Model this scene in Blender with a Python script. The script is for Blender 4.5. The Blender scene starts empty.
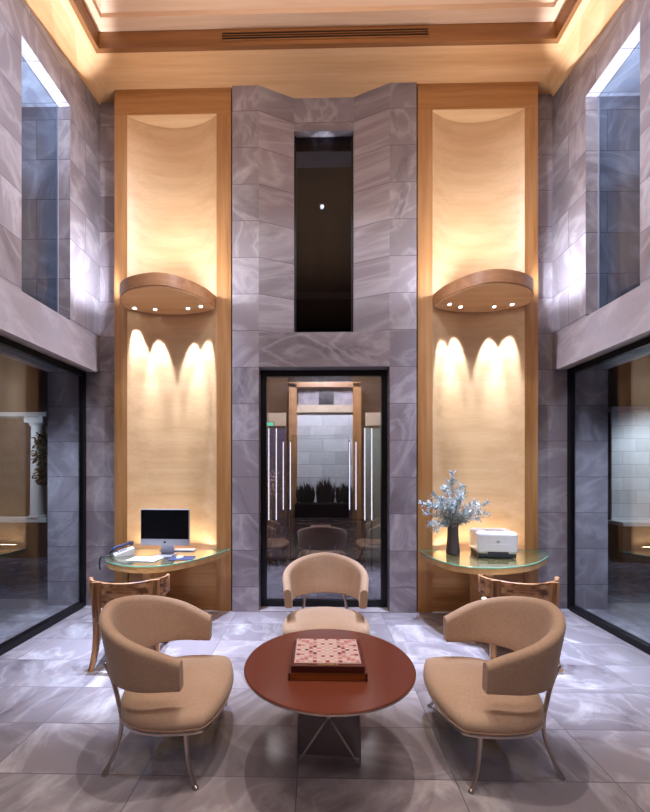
import bpy, bmesh, math, random
from mathutils import Vector, Matrix
random.seed(7)
scene = bpy.context.scene
COL = scene.collection
PI = math.pi
CX = 0.075                      # centre line of the room
# ------------------------------------------------------------------ materials
def srgb(r, g, b):
    f = lambda c: (c/255/12.92) if c/255 <= .04045 else ((c/255+.055)/1.055)**2.4
    return (f(r), f(g), f(b), 1.0)

def new_mat(name):
    m = bpy.data.materials.new(name); m.use_nodes = True
    nt = m.node_tree; b = nt.nodes['Principled BSDF']
    return m, nt, b

class NT:
    """tiny node helper"""
    def __init__(s, nt): s.nt = nt
    def n(s, t, **kw):
        nd = s.nt.nodes.new(t)
        for k, v in kw.items(): setattr(nd, k, v)
        return nd
    def l(s, a, b): s.nt.links.new(a, b)
    def math(s, op, a, b=None, c=None):
        nd = s.n('ShaderNodeMath', operation=op)
        for i, x in enumerate((a, b, c)):
            if x is None: continue
            if isinstance(x, (int, float)): nd.inputs[i].default_value = x
            else: s.l(x, nd.inputs[i])
        return nd.outputs[0]
    def mix(s, f, a, b, blend='MIX'):
        nd = s.n('ShaderNodeMix', data_type='RGBA', blend_type=blend)
        for i, x in ((0, f), (6, a), (7, b)):
            if isinstance(x, (int, float)): nd.inputs[i].default_value = x
            elif isinstance(x, tuple): nd.inputs[i].default_value = x
            else: s.l(x, nd.inputs[i])
        return nd.outputs[2]
    def ramp(s, f, stops):
        nd = s.n('ShaderNodeValToRGB'); e = nd.color_ramp.elements
        while len(e) < len(stops): e.new(.5)
        for el, (p, c) in zip(e, stops): el.position = p; el.color = c
        s.l(f, nd.inputs[0]); return nd.outputs[0]
    def noise(s, vec, scale, detail=6, rough=.55, dist=0.0):
        nd = s.n('ShaderNodeTexNoise')
        nd.inputs['Scale'].default_value = scale; nd.inputs['Detail'].default_value = detail
        nd.inputs['Roughness'].default_value = rough; nd.inputs['Distortion'].default_value = dist
        s.l(vec, nd.inputs['Vector']); return nd.outputs['Fac']

def plain(name, col, rough=.5, metal=0.0, spec=.5, coat=0.0, emit=None, es=0.0):
    m, nt, b = new_mat(name)
    b.inputs['Base Color'].default_value = col
    b.inputs['Roughness'].default_value = rough
    b.inputs['Metallic'].default_value = metal
    b.inputs['Specular IOR Level'].default_value = spec
    b.inputs['Coat Weight'].default_value = coat
    if emit:
        b.inputs['Emission Color'].default_value = emit
        b.inputs['Emission Strength'].default_value = es
    return m

def stone(name, tw, th, uo, vo, dark, mid, light, warm, rough, joint, shift=.5, seed=0.0, vein=.42):
    """slabs of veined marble; UVs are metres"""
    m, nt, b = new_mat(name); t = NT(nt)
    uv = t.n('ShaderNodeUVMap'); uv.uv_map = 'UVMap'
    sp = t.n('ShaderNodeSeparateXYZ'); t.l(uv.outputs[0], sp.inputs[0])
    v = t.math('DIVIDE', t.math('SUBTRACT', sp.outputs[1], vo), th)
    row = t.math('FLOOR', v)
    off = t.math('MULTIPLY', t.math('MODULO', t.math('ABSOLUTE', row), 2.0), shift)
    u = t.math('ADD', t.math('DIVIDE', t.math('SUBTRACT', sp.outputs[0], uo), tw), off)
    colm = t.math('FLOOR', u)
    cb = t.n('ShaderNodeCombineXYZ'); t.l(colm, cb.inputs[0]); t.l(row, cb.inputs[1]); cb.inputs[2].default_value = seed
    wn = t.n('ShaderNodeTexWhiteNoise', noise_dimensions='3D'); t.l(cb.outputs[0], wn.inputs['Vector'])
    sc = t.n('ShaderNodeVectorMath', operation='SCALE'); t.l(wn.outputs['Color'], sc.inputs[0]); sc.inputs['Scale'].default_value = 37.0
    rot = t.n('ShaderNodeVectorRotate', rotation_type='Z_AXIS'); t.l(uv.outputs[0], rot.inputs['Vector'])
    t.l(t.math('MULTIPLY', wn.outputs['Value'], 6.28), rot.inputs['Angle'])
    ad = t.n('ShaderNodeVectorMath', operation='ADD'); t.l(rot.outputs[0], ad.inputs[0]); t.l(sc.outputs[0], ad.inputs[1])
    st = t.n('ShaderNodeVectorMath', operation='MULTIPLY'); t.l(ad.outputs[0], st.inputs[0]); st.inputs[1].default_value = (1.0, 1.7, 1.0)
    P = st.outputs[0]
    n1 = t.noise(P, .85, 8, .58, .9)
    n2 = t.noise(P, 1.05, 5, .5, 1.3)
    n3 = t.noise(P, 9.0, 5, .65, .6)
    base = t.ramp(n1, [(.28, dark), (.45, mid), (.56, mid), (.76, light)])
    # thin pale veins where the second noise crosses its middle
    ve = t.math('SUBTRACT', 1.0, t.math('MULTIPLY', t.math('ABSOLUTE', t.math('SUBTRACT', n2, .5)), 13.0))
    ve = t.math('MULTIPLY', t.math('POWER', t.math('MAXIMUM', ve, 0.0), 1.6), vein)
    c1 = t.mix(ve, base, light)
    c2 = t.mix(t.math('MULTIPLY', t.ramp(n3, [(.45, (0,0,0,1)), (.7, (1,1,1,1))]), .35), c1, warm)
    # slab to slab tone
    tone = t.math('ADD', .82, t.math('MULTIPLY', wn.outputs['Value'], .30))
    tc = t.n('ShaderNodeCombineXYZ')
    for i in range(3): t.l(tone, tc.inputs[i])
    c3 = t.mix(1.0, c2, tc.outputs[0], 'MULTIPLY')
    fu = t.math('FRACT', u); fv = t.math('FRACT', v)
    du = t.math('MULTIPLY', t.math('MINIMUM', fu, t.math('SUBTRACT', 1.0, fu)), tw)
    dv = t.math('MULTIPLY', t.math('MINIMUM', fv, t.math('SUBTRACT', 1.0, fv)), th)
    j = t.math('LESS_THAN', t.math('MINIMUM', du, dv), .0035)
    c4 = t.mix(j, c3, joint)
    t.l(c4, b.inputs['Base Color'])
    rr = t.math('ADD', rough, t.math('MULTIPLY', n3, .10))
    t.l(rr, b.inputs['Roughness'])
    return m

def wood(name, c_dark, c_mid, c_light, axis=0, scale=1.0, rough=.38, contrast=1.0, seams=None, coat=0.0, swirl=.15):
    """axis: direction of the grain in object space"""
    m, nt, b = new_mat(name); t = NT(nt)
    tc = t.n('ShaderNodeTexCoord')
    mp = t.n('ShaderNodeMapping'); t.l(tc.outputs['Object'], mp.inputs[0])
    s = [9*scale, 9*scale, 9*scale]; s[axis] = .45*scale
    mp.inputs['Scale'].default_value = s
    n1 = t.noise(mp.outputs[0], 1.0, 5, .55, swirl)
    n2 = t.noise(mp.outputs[0], 5.0, 4, .6, .0)
    f = t.math('ADD', t.math('MULTIPLY', n1, .72), t.math('MULTIPLY', n2, .28))
    w = .13/contrast
    c = t.ramp(f, [(.5-w, c_dark), (.5, c_mid), (.5+w, c_light)])
    if seams:
        sp = t.n('ShaderNodeSeparateXYZ'); t.l(tc.outputs['Object'], sp.inputs[0])
        fr = t.math('FRACT', t.math('DIVIDE', t.math('SUBTRACT', sp.outputs[2], seams[1]), seams[0]))
        j = t.math('LESS_THAN', fr, .006/seams[0])
        c = t.mix(t.math('MULTIPLY', j, .45), c, c_dark)
    t.l(c, b.inputs['Base Color'])
    b.inputs['Roughness'].default_value = rough
    b.inputs['Coat Weight'].default_value = coat
    return m

def glass(name, refl, tint, fres=1.0):
    """architectural sheet glass: clear straight-through plus a mirror share that grows at grazing angles"""
    m = bpy.data.materials.new(name); m.use_nodes = True
    nt = m.node_tree; nt.nodes.clear(); t = NT(nt)
    out = t.n('ShaderNodeOutputMaterial'); mx = t.n('ShaderNodeMixShader')
    tr = t.n('ShaderNodeBsdfTransparent'); tr.inputs[0].default_value = tint
    gl = t.n('ShaderNodeBsdfGlossy'); gl.inputs['Roughness'].default_value = 0.0
    gl.inputs['Color'].default_value = (.95, .96, 1, 1)
    fr = t.n('ShaderNodeFresnel'); geo = t.n('ShaderNodeNewGeometry')
    t.l(t.math('SUBTRACT', 1.5, t.math('MULTIPLY', geo.outputs['Backfacing'], 1.5-1/1.5)), fr.inputs[0])
    f = t.math('MINIMUM', t.math('ADD', t.math('MULTIPLY', fr.outputs[0], fres), refl), 1.0)
    t.l(f, mx.inputs[0]); t.l(tr.outputs[0], mx.inputs[1]); t.l(gl.outputs[0], mx.inputs[2])
    t.l(mx.outputs[0], out.inputs[0])
    return m

def emis(name, col, s):
    m = bpy.data.materials.new(name); m.use_nodes = True
    nt = m.node_tree; nt.nodes.clear()
    o = nt.nodes.new('ShaderNodeOutputMaterial'); e = nt.nodes.new('ShaderNodeEmission')
    e.inputs[0].default_value = col; e.inputs[1].default_value = s
    nt.links.new(e.outputs[0], o.inputs[0]); return m

def fabric(name, c1, c2, sc=55):
    m, nt, b = new_mat(name); t = NT(nt)
    tc = t.n('ShaderNodeTexCoord')
    a = t.noise(tc.outputs['Object'], sc, 4, .6); big = t.noise(tc.outputs['Object'], 3.0, 3, .5)
    f = t.math('ADD', t.math('MULTIPLY', a, .5), t.math('MULTIPLY', big, .5))
    t.l(t.ramp(f, [(.36, c1), (.64, c2)]), b.inputs['Base Color'])
    b.inputs['Roughness'].default_value = .85
    b.inputs['Sheen Weight'].default_value = .35; b.inputs['Sheen Roughness'].default_value = .4
    b.inputs['Specular IOR Level'].default_value = .2
    bp = t.n('ShaderNodeBump'); bp.inputs['Strength'].default_value = .06; bp.inputs['Distance'].default_value = .01
    t.l(a, bp.inputs['Height']); t.l(bp.outputs[0], b.inputs['Normal'])
    return m

M = {}
M['wall'] = stone('wall_marble', .92, .455, .0, .31, srgb(106,100,108), srgb(142,135,143), srgb(198,194,202), srgb(150,132,132), .32, srgb(92,86,98), 0.5, 3)
M['pier'] = stone('pier_marble', 2.0, .455, .0, .31, srgb(110,103,112), srgb(146,138,147), srgb(202,198,206), srgb(154,136,136), .32, srgb(100,94,106), 0.0, 21)
M['ledge'] = stone('ledge_marble', 2.6, 1.2, .4, 2.4, srgb(144,135,142), srgb(178,169,176), srgb(214,208,214), srgb(172,152,156), .30, srgb(120,110,120), 0.0, 9)
M['floor'] = stone('floor_marble', .895, .4525, -.117, -.0155, srgb(88,82,90), srgb(146,139,146), srgb(236,232,238), srgb(154,134,132), .08, srgb(120,114,122), 0.0, 5, .2)
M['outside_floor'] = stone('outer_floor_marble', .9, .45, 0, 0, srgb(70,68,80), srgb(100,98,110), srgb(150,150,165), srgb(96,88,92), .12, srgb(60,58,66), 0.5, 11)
M['maple'] = wood('pale_maple', srgb(207,171,130), srgb(219,185,145), srgb(227,197,160), 0, .8, .42, .7, (.93, .0))
M['frame_wood'] = wood('honey_maple_dimmed', srgb(158,108,60), srgb(178,128,78), srgb(192,146,98), 2, 1.0, .38, .9)  # niche maple in a darker honey tone that takes in the weaker light
M['head_wood'] = wood('honey_maple_head_dimmed', srgb(158,108,60), srgb(178,128,78), srgb(192,146,98), 0, 1.0, .38, .9)  # same dimmed tone, grain running across
M['cornice_x'] = wood('cornice_maple', srgb(202,154,108), srgb(216,170,124), srgb(228,188,146), 0, .8, .34, .8, None, .2)
M['cornice_y'] = wood('cornice_maple_side', srgb(202,154,108), srgb(216,170,124), srgb(228,188,146), 1, .8, .34, .8, None, .2)
M['fascia'] = wood('fascia_brown', srgb(120,74,36), srgb(140,90,48), srgb(156,104,58), 0, .8, .45, .8)
M['fascia_y'] = wood('fascia_brown_side', srgb(120,74,36), srgb(140,90,48), srgb(156,104,58), 1, .8, .45, .8)
M['tray'] = wood('tray_maple', srgb(206,168,136), srgb(218,182,152), srgb(228,196,170), 0, .8, .4, .7)
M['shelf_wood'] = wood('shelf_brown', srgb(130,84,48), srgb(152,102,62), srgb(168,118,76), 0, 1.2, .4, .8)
M['shelf_under'] = wood('shelf_underside_lit', srgb(226,178,128), srgb(238,192,144), srgb(246,206,160), 0, 1.0, .4, .8)  # paler wood, bounce light from below put into the colour
M['desk_wood'] = wood('desk_maple', srgb(196,146,90), srgb(214,168,112), srgb(228,186,134), 0, 1.2, .35, .8)
M['zebra'] = wood('zebra_wood', srgb(92,58,38), srgb(160,112,76), srgb(190,146,106), 0, 2.6, .3, 1.5, None, .3)
M['zebra_v'] = wood('zebra_wood_upright', srgb(100,64,42), srgb(168,120,80), srgb(196,152,110), 2, 2.2, .3, 1.4, None, .3)
M['dark_wood'] = wood('dark_wood', srgb(34,20,16), srgb(46,28,22), srgb(58,38,30), 2, .8, .4, 1.0)
M['leather'] = fabric('beige_upholstery', srgb(184,156,134), srgb(200,172,150))
M['piping'] = fabric('beige_piping', srgb(160,132,110), srgb(176,148,126))
M['cream'] = fabric('cream_upholstery', srgb(214,200,184), srgb(232,220,206))
M['chrome'] = plain('brushed_steel', srgb(206,196,192), .28, 1.0)
M['black'] = plain('black_metal', srgb(16,16,22), .35, .3)
M['glass'] = glass('sheet_glass', .03, (.84, .88, .92, 1), 1.4)
M['win_glass'] = glass('window_glass', .0, (.74, .82, .90, 1), .7)
M['door_glass'] = glass('door_glass', .15, (.76, .75, .80, 1), 1.0)
M['dark_glass'] = glass('dark_glass', .0, (.5, .48, .5, 1), .45)
M['desk_glass'] = glass('desk_glass', .15, (.84, .92, .90, 1), 1.3)
M['desk_edge'] = plain('desk_glass_edge', srgb(120,200,170), .1, 0, .6)
M['tabletop'] = plain('red_brown_lacquer', srgb(112,58,42), .2, 0, .45)
M['smoke'] = None
M['white'] = plain('white_plastic', srgb(228,228,232), .35)
M['silver'] = plain('silver_plastic', srgb(176,176,190), .35, .3)
M['screen'] = plain('dark_screen', srgb(14,15,18), .14)
M['rubber'] = plain('dark_rubber', srgb(26,26,30), .6)
M['paper'] = plain('white_paper', srgb(236,234,228), .7)
M['navy'] = plain('navy_mat', srgb(44,54,88), .6)
M['vase'] = plain('grey_ceramic', srgb(84,76,76), .45)
M['stem'] = plain('grey_stem', srgb(96,92,84), .7)
M['leaf'] = plain('blue_green_leaf', srgb(150,170,176), .55)
M['leaf2'] = plain('pale_leaf', srgb(206,218,224), .55)
M['plaster'] = plain('dim_plaster', srgb(90,84,84), .8)
M['white_stone'] = plain('white_stone', srgb(222,222,224), .6)
M['plant_dark'] = plain('dark_foliage', srgb(38,54,34), .7)
M['plant_black'] = plain('blackish_foliage', srgb(26,30,22), .8)  # near-black green of the planter shrubs
M['pale'] = plain('cream_plaster', srgb(206,186,158), .6)
M['brown_wall'] = plain('brown_wall', srgb(58,38,32), .6)
M['tilewhite'] = stone('white_tiles', .52, .26, .1, .06, srgb(208,212,214), srgb(218,222,224), srgb(228,232,232), srgb(214,214,214), .4, srgb(150,156,162), .5, 2)
M['led_dot'] = emis('downlight_glow', (1, .94, .85, 1), 18)
M['led_strip'] = emis('light_strip_glow', (.92, .95, 1, 1), 2.6)
M['green_sign'] = emis('green_sign_glow', (.1, .9, .55, 1), 1.6)
M['gold'] = plain('gold_print', srgb(214,178,110), .4, .4)
def smoke_mat():
    m = bpy.data.materials.new('smoked_acrylic'); m.use_nodes = True
    nt = m.node_tree; nt.nodes.clear(); t = NT(nt)
    out = t.n('ShaderNodeOutputMaterial'); mx = t.n('ShaderNodeMixShader')
    tr = t.n('ShaderNodeBsdfTransparent'); tr.inputs[0].default_value = (.62, .60, .63, 1)
    p = t.n('ShaderNodeBsdfPrincipled'); p.inputs['Base Color'].default_value = srgb(150,142,148); p.inputs['Roughness'].default_value = .15
    mx.inputs[0].default_value = .5
    t.l(tr.outputs[0], mx.inputs[1]); t.l(p.outputs[0], mx.inputs[2]); t.l(mx.outputs[0], out.inputs[0]); return m
M['smoke'] = smoke_mat()

# ------------------------------------------------------------------ mesh builder
class MB:
    def __init__(s):
        s.bm = bmesh.new(); s.uv = s.bm.loops.layers.uv.new('UVMap'); s.mi = 0
    def face(s, vs, smooth=False):
        try: f = s.bm.faces.new(vs)
        except ValueError: return None
        f.smooth = smooth; f.material_index = s.mi; return f
    def v(s, p): return s.bm.verts.new(p)
    def box(s, x0, x1, y0, y1, z0, z1, bev=0.0, mat=None, segs=2):
        return s.prism([(x0,y0),(x1,y0),(x1,y1),(x0,y1)], z0, z1, bev, mat, segs)
    def prism(s, pts, z0, z1, bev=0.0, mat=None, segs=2, smooth=False):
        a = [s.v((x, y, z0)) for x, y in pts]; b = [s.v((x, y, z1)) for x, y in pts]
        n = len(pts); fs = [s.face(a[::-1]), s.face(b)]
        for i in range(n): fs.append(s.face([a[i], a[(i+1)%n], b[(i+1)%n], b[i]], smooth))
        fs = [f for f in fs if f]
        bmesh.ops.recalc_face_normals(s.bm, faces=fs)
        vs = a+b
        if bev > 0:
            es = list({e for f in fs for e in f.edges})
            r = bmesh.ops.bevel(s.bm, geom=es, offset=bev, segments=segs, profile=.5, affect='EDGES')
            vs = list({v for v in r['verts']} | {v for v in vs if v.is_valid})
            for f in {f for v in vs for f in v.link_faces}: f.smooth = smooth
        if mat is not None: bmesh.ops.transform(s.bm, matrix=mat, verts=vs)
        return vs
    def tube(s, pts, rad, n=10, cap=True):
        pts = [Vector(p) for p in pts]
        if isinstance(rad, (int, float)): rad = [rad]*len(pts)
        rings = []; ref = None
        for i, p in enumerate(pts):
            d = (pts[min(i+1, len(pts)-1)] - pts[max(i-1, 0)]).normalized()
            if ref is None:
                ref = d.orthogonal().normalized()
            ref = (ref - d*ref.dot(d)).normalized(); o = d.cross(ref)
            rings.append([s.v(p + (ref*math.cos(2*PI*k/n) + o*math.sin(2*PI*k/n))*rad[i]) for k in range(n)])
        for a, b in zip(rings, rings[1:]):
            for k in range(n): s.face([a[k], a[(k+1)%n], b[(k+1)%n], b[k]], True)
        if cap: s.face(rings[0][::-1]); s.face(rings[-1])
    def lathe(s, prof, n=48, c=(0,0), cap=True):
        rings = [[s.v((c[0]+r*math.cos(2*PI*k/n), c[1]+r*math.sin(2*PI*k/n), z)) for k in range(n)] for r, z in prof]
        for a, b in zip(rings, rings[1:]):
            for k in range(n): s.face([a[k], a[(k+1)%n], b[(k+1)%n], b[k]], True)
        if cap: s.face(rings[0][::-1]); s.face(rings[-1])
    def rings(s, rings, closed=True, cap=True, smooth=True):
        R = [[s.v(p) for p in r] for r in rings]; n = len(R[0])
        for a, b in zip(R, R[1:]):
            for k in range(n if closed else n-1): s.face([a[k], a[(k+1)%n], b[(k+1)%n], b[k]], smooth)
        if cap: s.face(R[0][::-1]); s.face(R[-1])
    def quad(s, *p): return s.face([s.v(q) for q in p])
    def build(s, name, mats, parent=None, loc=None, recalc=True, sharp=None, piece=None):
        bm = s.bm
        if recalc: bmesh.ops.recalc_face_normals(bm, faces=bm.faces[:])
        for f in bm.faces:
            n = f.normal
            for l in f.loops:
                c = l.vert.co
                if abs(n.z) > .75: l[s.uv].uv = (c.x, c.y)
                elif abs(n.x) > .8: l[s.uv].uv = (c.y+.31, c.z)
                elif abs(n.y) > .95: l[s.uv].uv = (c.x, c.z)
                else: l[s.uv].uv = (math.hypot(c.x, c.y)*1.0+c.x*.1, c.z)
        if piece:
            for k, f in enumerate(bm.faces):
                if abs(f.normal.z) < .75:
                    ctr = sum(l[s.uv].uv.x for l in f.loops)/len(f.loops)
                    for l in f.loops: l[s.uv].uv.x += piece*(k+.5)-ctr
        me = bpy.data.meshes.new(name); bm.to_mesh(me); bm.free()
        for m in (mats if isinstance(mats, (list, tuple)) else [mats]): me.materials.append(m)
        if sharp: me.set_sharp_from_angle(angle=math.radians(sharp))
        o = bpy.data.objects.new(name, me); COL.objects.link(o)
        if parent: o.parent = parent
        if loc: o.location = loc
        return o

def tag(o, label, cat, group=None, kind=None):
    o['label'] = label; o['category'] = cat
    if group: o['group'] = group
    if kind: o['kind'] = kind
    return o
def thing(name, label, cat, loc=(0,0,0), rz=0.0, group=None):
    o = bpy.data.objects.new(name, None); COL.objects.link(o); o.empty_display_size = .1
    o.location = loc; o.rotation_euler = (0, 0, rz); return tag(o, label, cat, group)
def struct(o): o['kind'] = 'structure'; return o
def copy_tree(o, parent=None):
    c = o.copy(); COL.objects.link(c)
    if parent: c.parent = parent
    for ch in list(o.children): copy_tree(ch, c)
    return c
def smooth_curve(pts, n, closed=False):
    """Catmull-Rom through pts"""
    P = [Vector(p) for p in pts]; out = []; N = len(P)
    for i in range(N if closed else N-1):
        g = lambda k: P[k % N] if closed else P[max(0, min(N-1, k))]
        a, b, c, d = g(i-1), g(i), g(i+1), g(i+2)
        for k in range(n):
            t = k/n
            out.append(.5*((2*b)+(c-a)*t+(2*a-5*b+4*c-d)*t*t+(3*b-3*c+d-a)*t**3))
    if not closed: out.append(P[-1])
    return out

# ------------------------------------------------------------------ the room shell
YB = 5.07          # plain face of the end wall
Z1 = 6.54          # soffit height
mb = MB(); mb.box(-12, 12, -4.8, 5.3, -.2, 0); struct(mb.build('floor', M['floor']))
mb = MB(); mb.box(-12, 12, 5.3, 11, -.2, 0); struct(mb.build('floor_outside', M['outside_floor']))

mb = MB()
for s in (-1, 1):
    X = lambda h: CX + s*h
    def bx(a, b, y0, y1, z0, z1):
        x0, x1 = sorted((X(a), X(b))); mb.box(x0, x1, y0, y1, z0, z1)
    bx(2.60, 3.60, YB, 5.40, 0, 7.2)              # strip beside the panel
    bx(1.14, 2.60, 5.26, 5.40, 0, 7.2)            # behind the panel
    bx(.81, 1.14, 4.88, 5.40, 0, 7.2)             # pier
    mb.prism([(X(.81), 4.88), (X(.384), 5.06), (X(.384), 5.40), (X(.81), 5.40)], 3.47, 7.2)   # splay
mb.box(CX-.384, CX+.384, 5.06, 5.40, 6.12, 7.2)
mb.box(CX-.81, CX+.81, 4.88, 5.40, 3.04, 3.47)
struct(mb.build('wall_back', M['pier'], piece=2.0))

XW = 2.907
def side_wall(s, name):
    mb = MB()
    def bx(a, b, y0, y1, z0, z1):
        x0, x1 = sorted((CX+s*a, CX+s*b)); mb.box(x0, x1, y0, y1, z0, z1)
    bx(XW, 3.60, 4.45, YB, 3.04, 7.2)
    bx(XW, 3.60, -4.8, 3.71, 3.42, 7.2)
    bx(XW, 3.60, 3.71, 4.45, 5.92, 7.2)
    bx(XW, 3.60, -4.8, 4.45, 3.04, 3.42)
    struct(mb.build(name, M['wall']))
    mb = MB(); x0, x1 = sorted((CX+s*(XW-.075), CX+s*XW)); mb.box(x0, x1, -4.8, 4.86, 2.985, 3.425)
    struct(mb.build('trim_1' if s < 0 else 'trim_2', M['ledge']))
    # upper window
    w = bpy.data.objects.new('window_1' if s < 0 else 'window_2', None); COL.objects.link(w); struct(w)
    w.location = (CX+s*3.05, 4.08, 3.42)
    mb = MB(); mb.box(-.006, .006, -.368, .368, .0, 2.5); mb.build('pane', M['win_glass'], w)
    mb = MB()
    mb.box(-.008, .008, .360, .370, 0, 2.5); mb.box(-.008, .008, -.370, -.360, 0, 2.5)
    mb.build('window_frame', M['silver'], w)
    # big glazed wall below
    g = bpy.data.objects.new('window_3' if s < 0 else 'window_4', None); COL.objects.link(g); struct(g)
    xg = CX+s*3.12; g.location = (xg, 0, 0)
    mb = MB(); mb.box(-.006, .006, -4.7, 5.0, .05, 3.0); mb.build('pane', M['glass'], g)
    mb = MB()
    mb.box(-.03, .03, 5.0, 5.07, 0, 3.04, .003); mb.box(-.03, .03, -4.8, 5.0, 2.97, 3.04, .003); mb.box(-.045, .045, -4.8, 5.0, 0, .07, .003)
    mb.build('window_frame', M['black'], g)
side_wall(-1, 'wall_left'); side_wall(1, 'wall_right')

# wall behind the camera: same family of piers, a dark window and two wood panels
mb = MB()
mb.box(-3.7, 3.85, -4.8, -4.5, 3.1, 7.2); mb.box(-3.7, -1.0, -4.8, -4.5, 0, 3.1); mb.box(1.15, 3.85, -4.8, -4.5, 0, 3.1)
struct(mb.build('wall_front', M['wall']))
mb = MB(); mb.box(-1.0, 1.15, -4.72, -4.66, 0, 3.1); struct(mb.build('door_2', M['dark_wood']))
for i, s in enumerate((-1, 1)):
    mb = MB(); x0, x1 = sorted((CX+s*1.2, CX+s*2.55)); mb.box(x0, x1, -4.5, -4.38, 0, 6.5); struct(mb.build('trim_%d' % (3+i), M['maple']))

# door: black frame and one sheet of glass
d = bpy.data.objects.new('door_1', None); COL.objects.link(d); struct(d); d.location = (CX, 5.08, 0)
mb = MB()
mb.box(-.81, -.735, -.04, .04, 0, 3.04, .003); mb.box(.735, .81, -.04, .04, 0, 3.04, .003)
mb.box(-.735, .735, -.04, .04, 2.965, 3.04, .003); mb.box(-.735, .735, -.04, .04, 0, .09, .003)
mb.build('door_frame', M['black'], d)
mb = MB(); mb.box(-.735, .735, -.006, .006, .09, 2.965); mb.build('pane', M['door_glass'], d)
mb = MB(); mb.box(CX-.81, CX+.81, 4.88, 5.3, -.02, .012); struct(mb.build('trim_5', M['ledge']))

# narrow window over the door
w = bpy.data.objects.new('window_5', None); COL.objects.link(w); struct(w); w.location = (CX, 5.16, 3.47)
mb = MB(); mb.box(-.384, .384, -.006, .006, 0, 2.65); mb.build('pane', M['dark_glass'], w)
mb = MB(); mb.box(-.384, -.36, -.02, .02, 0, 2.65); mb.box(.36, .384, -.02, .02, 0, 2.65); mb.build('window_frame', M['black'], w)
mb = MB(); mb.box(CX-1.6, CX+1.6, 6.3, 6.4, 3.3, 6.6); mb.box(CX-1.6, CX+1.6, 5.4, 6.4, 3.2, 3.3)
struct(mb.build('wall_upper_room', M['dark_wood']))

# ceiling: soffit ring, brown fascia, inner tray
HX, YI = 2.565, 4.42
mb = MB(); mb.box(CX-2.92, CX+2.92, YI+.05, 5.3, Z1, Z1+.15); struct(mb.build('trim_6', M['cornice_x']))
for i, s in enumerate((-1, 1)):
    mb = MB(); x0, x1 = sorted((CX+s*(HX+.05), CX+s*2.92)); mb.box(x0, x1, -4.8, YI+.05, Z1, Z1+.15)
    # sloping cove board against the side wall, deeper towards the camera
    a, b = CX+s*2.908, CX+s*2.70
    prof = [(5.07, 6.50), (4.6, 6.44), (4.2, 6.36), (3.8, 6.29), (3.2, 6.25), (-4.5, 6.25)]
    L = [mb.v((a, y, z)) for y, z in prof]; R = [mb.v((b, min(y, 4.87), Z1)) for y, z in prof]; T = [mb.v((a, y, Z1)) for y, z in prof]
    for k in range(len(prof)-1):
        mb.face([L[k], L[k+1], R[k+1], R[k]]); mb.face([L[k], T[k], T[k+1], L[k+1]]); mb.face([T[k], R[k], R[k+1], T[k+1]])
    struct(mb.build('trim_%d' % (7+i), M['cornice_y']))
mb = MB(); mb.box(CX-HX-.05, CX+HX+.05, YI, YI+.05, Z1+.002, Z1+.19); struct(mb.build('trim_9', M['fascia']))
for i, s in enumerate((-1, 1)):
    mb = MB(); x0, x1 = sorted((CX+s*HX, CX+s*(HX+.05))); mb.box(x0, x1, -4.8, YI, Z1+.002, Z1+.19); struct(mb.build('trim_%d' % (10+i), M['fascia_y']))
mb = MB()
z2, z3 = Z1+.19, 7.12
def ringx(h, yb, z): return [(CX-h, -4.8, z), (CX-h, yb, z), (CX+h, yb, z), (CX+h, -4.8, z)]
R0, R1, R2, R3 = ringx(HX+.05, YI+.05, z2), ringx(HX-.10, YI-.14, z2), ringx(HX-.10, YI-.14, z2+.05), ringx(HX-.55, YI-.75, z3)
for a, b in ((R0, R1), (R1, R2), (R2, R3)):
    for k in range(3): mb.quad(a[k], a[k+1], b[k+1], b[k])
mb.quad(*R3)
struct(mb.build('ceiling', M['tray'], recalc=True))
mb = MB(); mb.box(-3.8, 4, -4.8, 5.4, 7.2, 7.3); struct(mb.build('ceiling_slab', M['plaster']))
v = thing('ceiling_vent', 'long slotted air grille in the brown band of the wooden ceiling', 'vent', (CX, YI, Z1+.05))
mb = MB(); mb.box(-1.17, 1.17, -.012, .0, 0, .012); mb.box(-1.17, 1.17, -.012, .0, .088, .10); mb.box(-1.17, -1.155, -.012, 0, .012, .088); mb.box(1.155, 1.17, -.012, 0, .012, .088)
mb.build('frame', M['fascia'], v)
mb = MB(); mb.box(-1.155, 1.155, -.004, 0, .012, .088); mb.build('backing', M['black'], v)
for k in range(2):
    mb = MB(); mb.box(-1.155, 1.155, -.012, -.004, .033+k*.026, .041+k*.026); mb.build('slat', M['fascia'], v)

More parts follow.
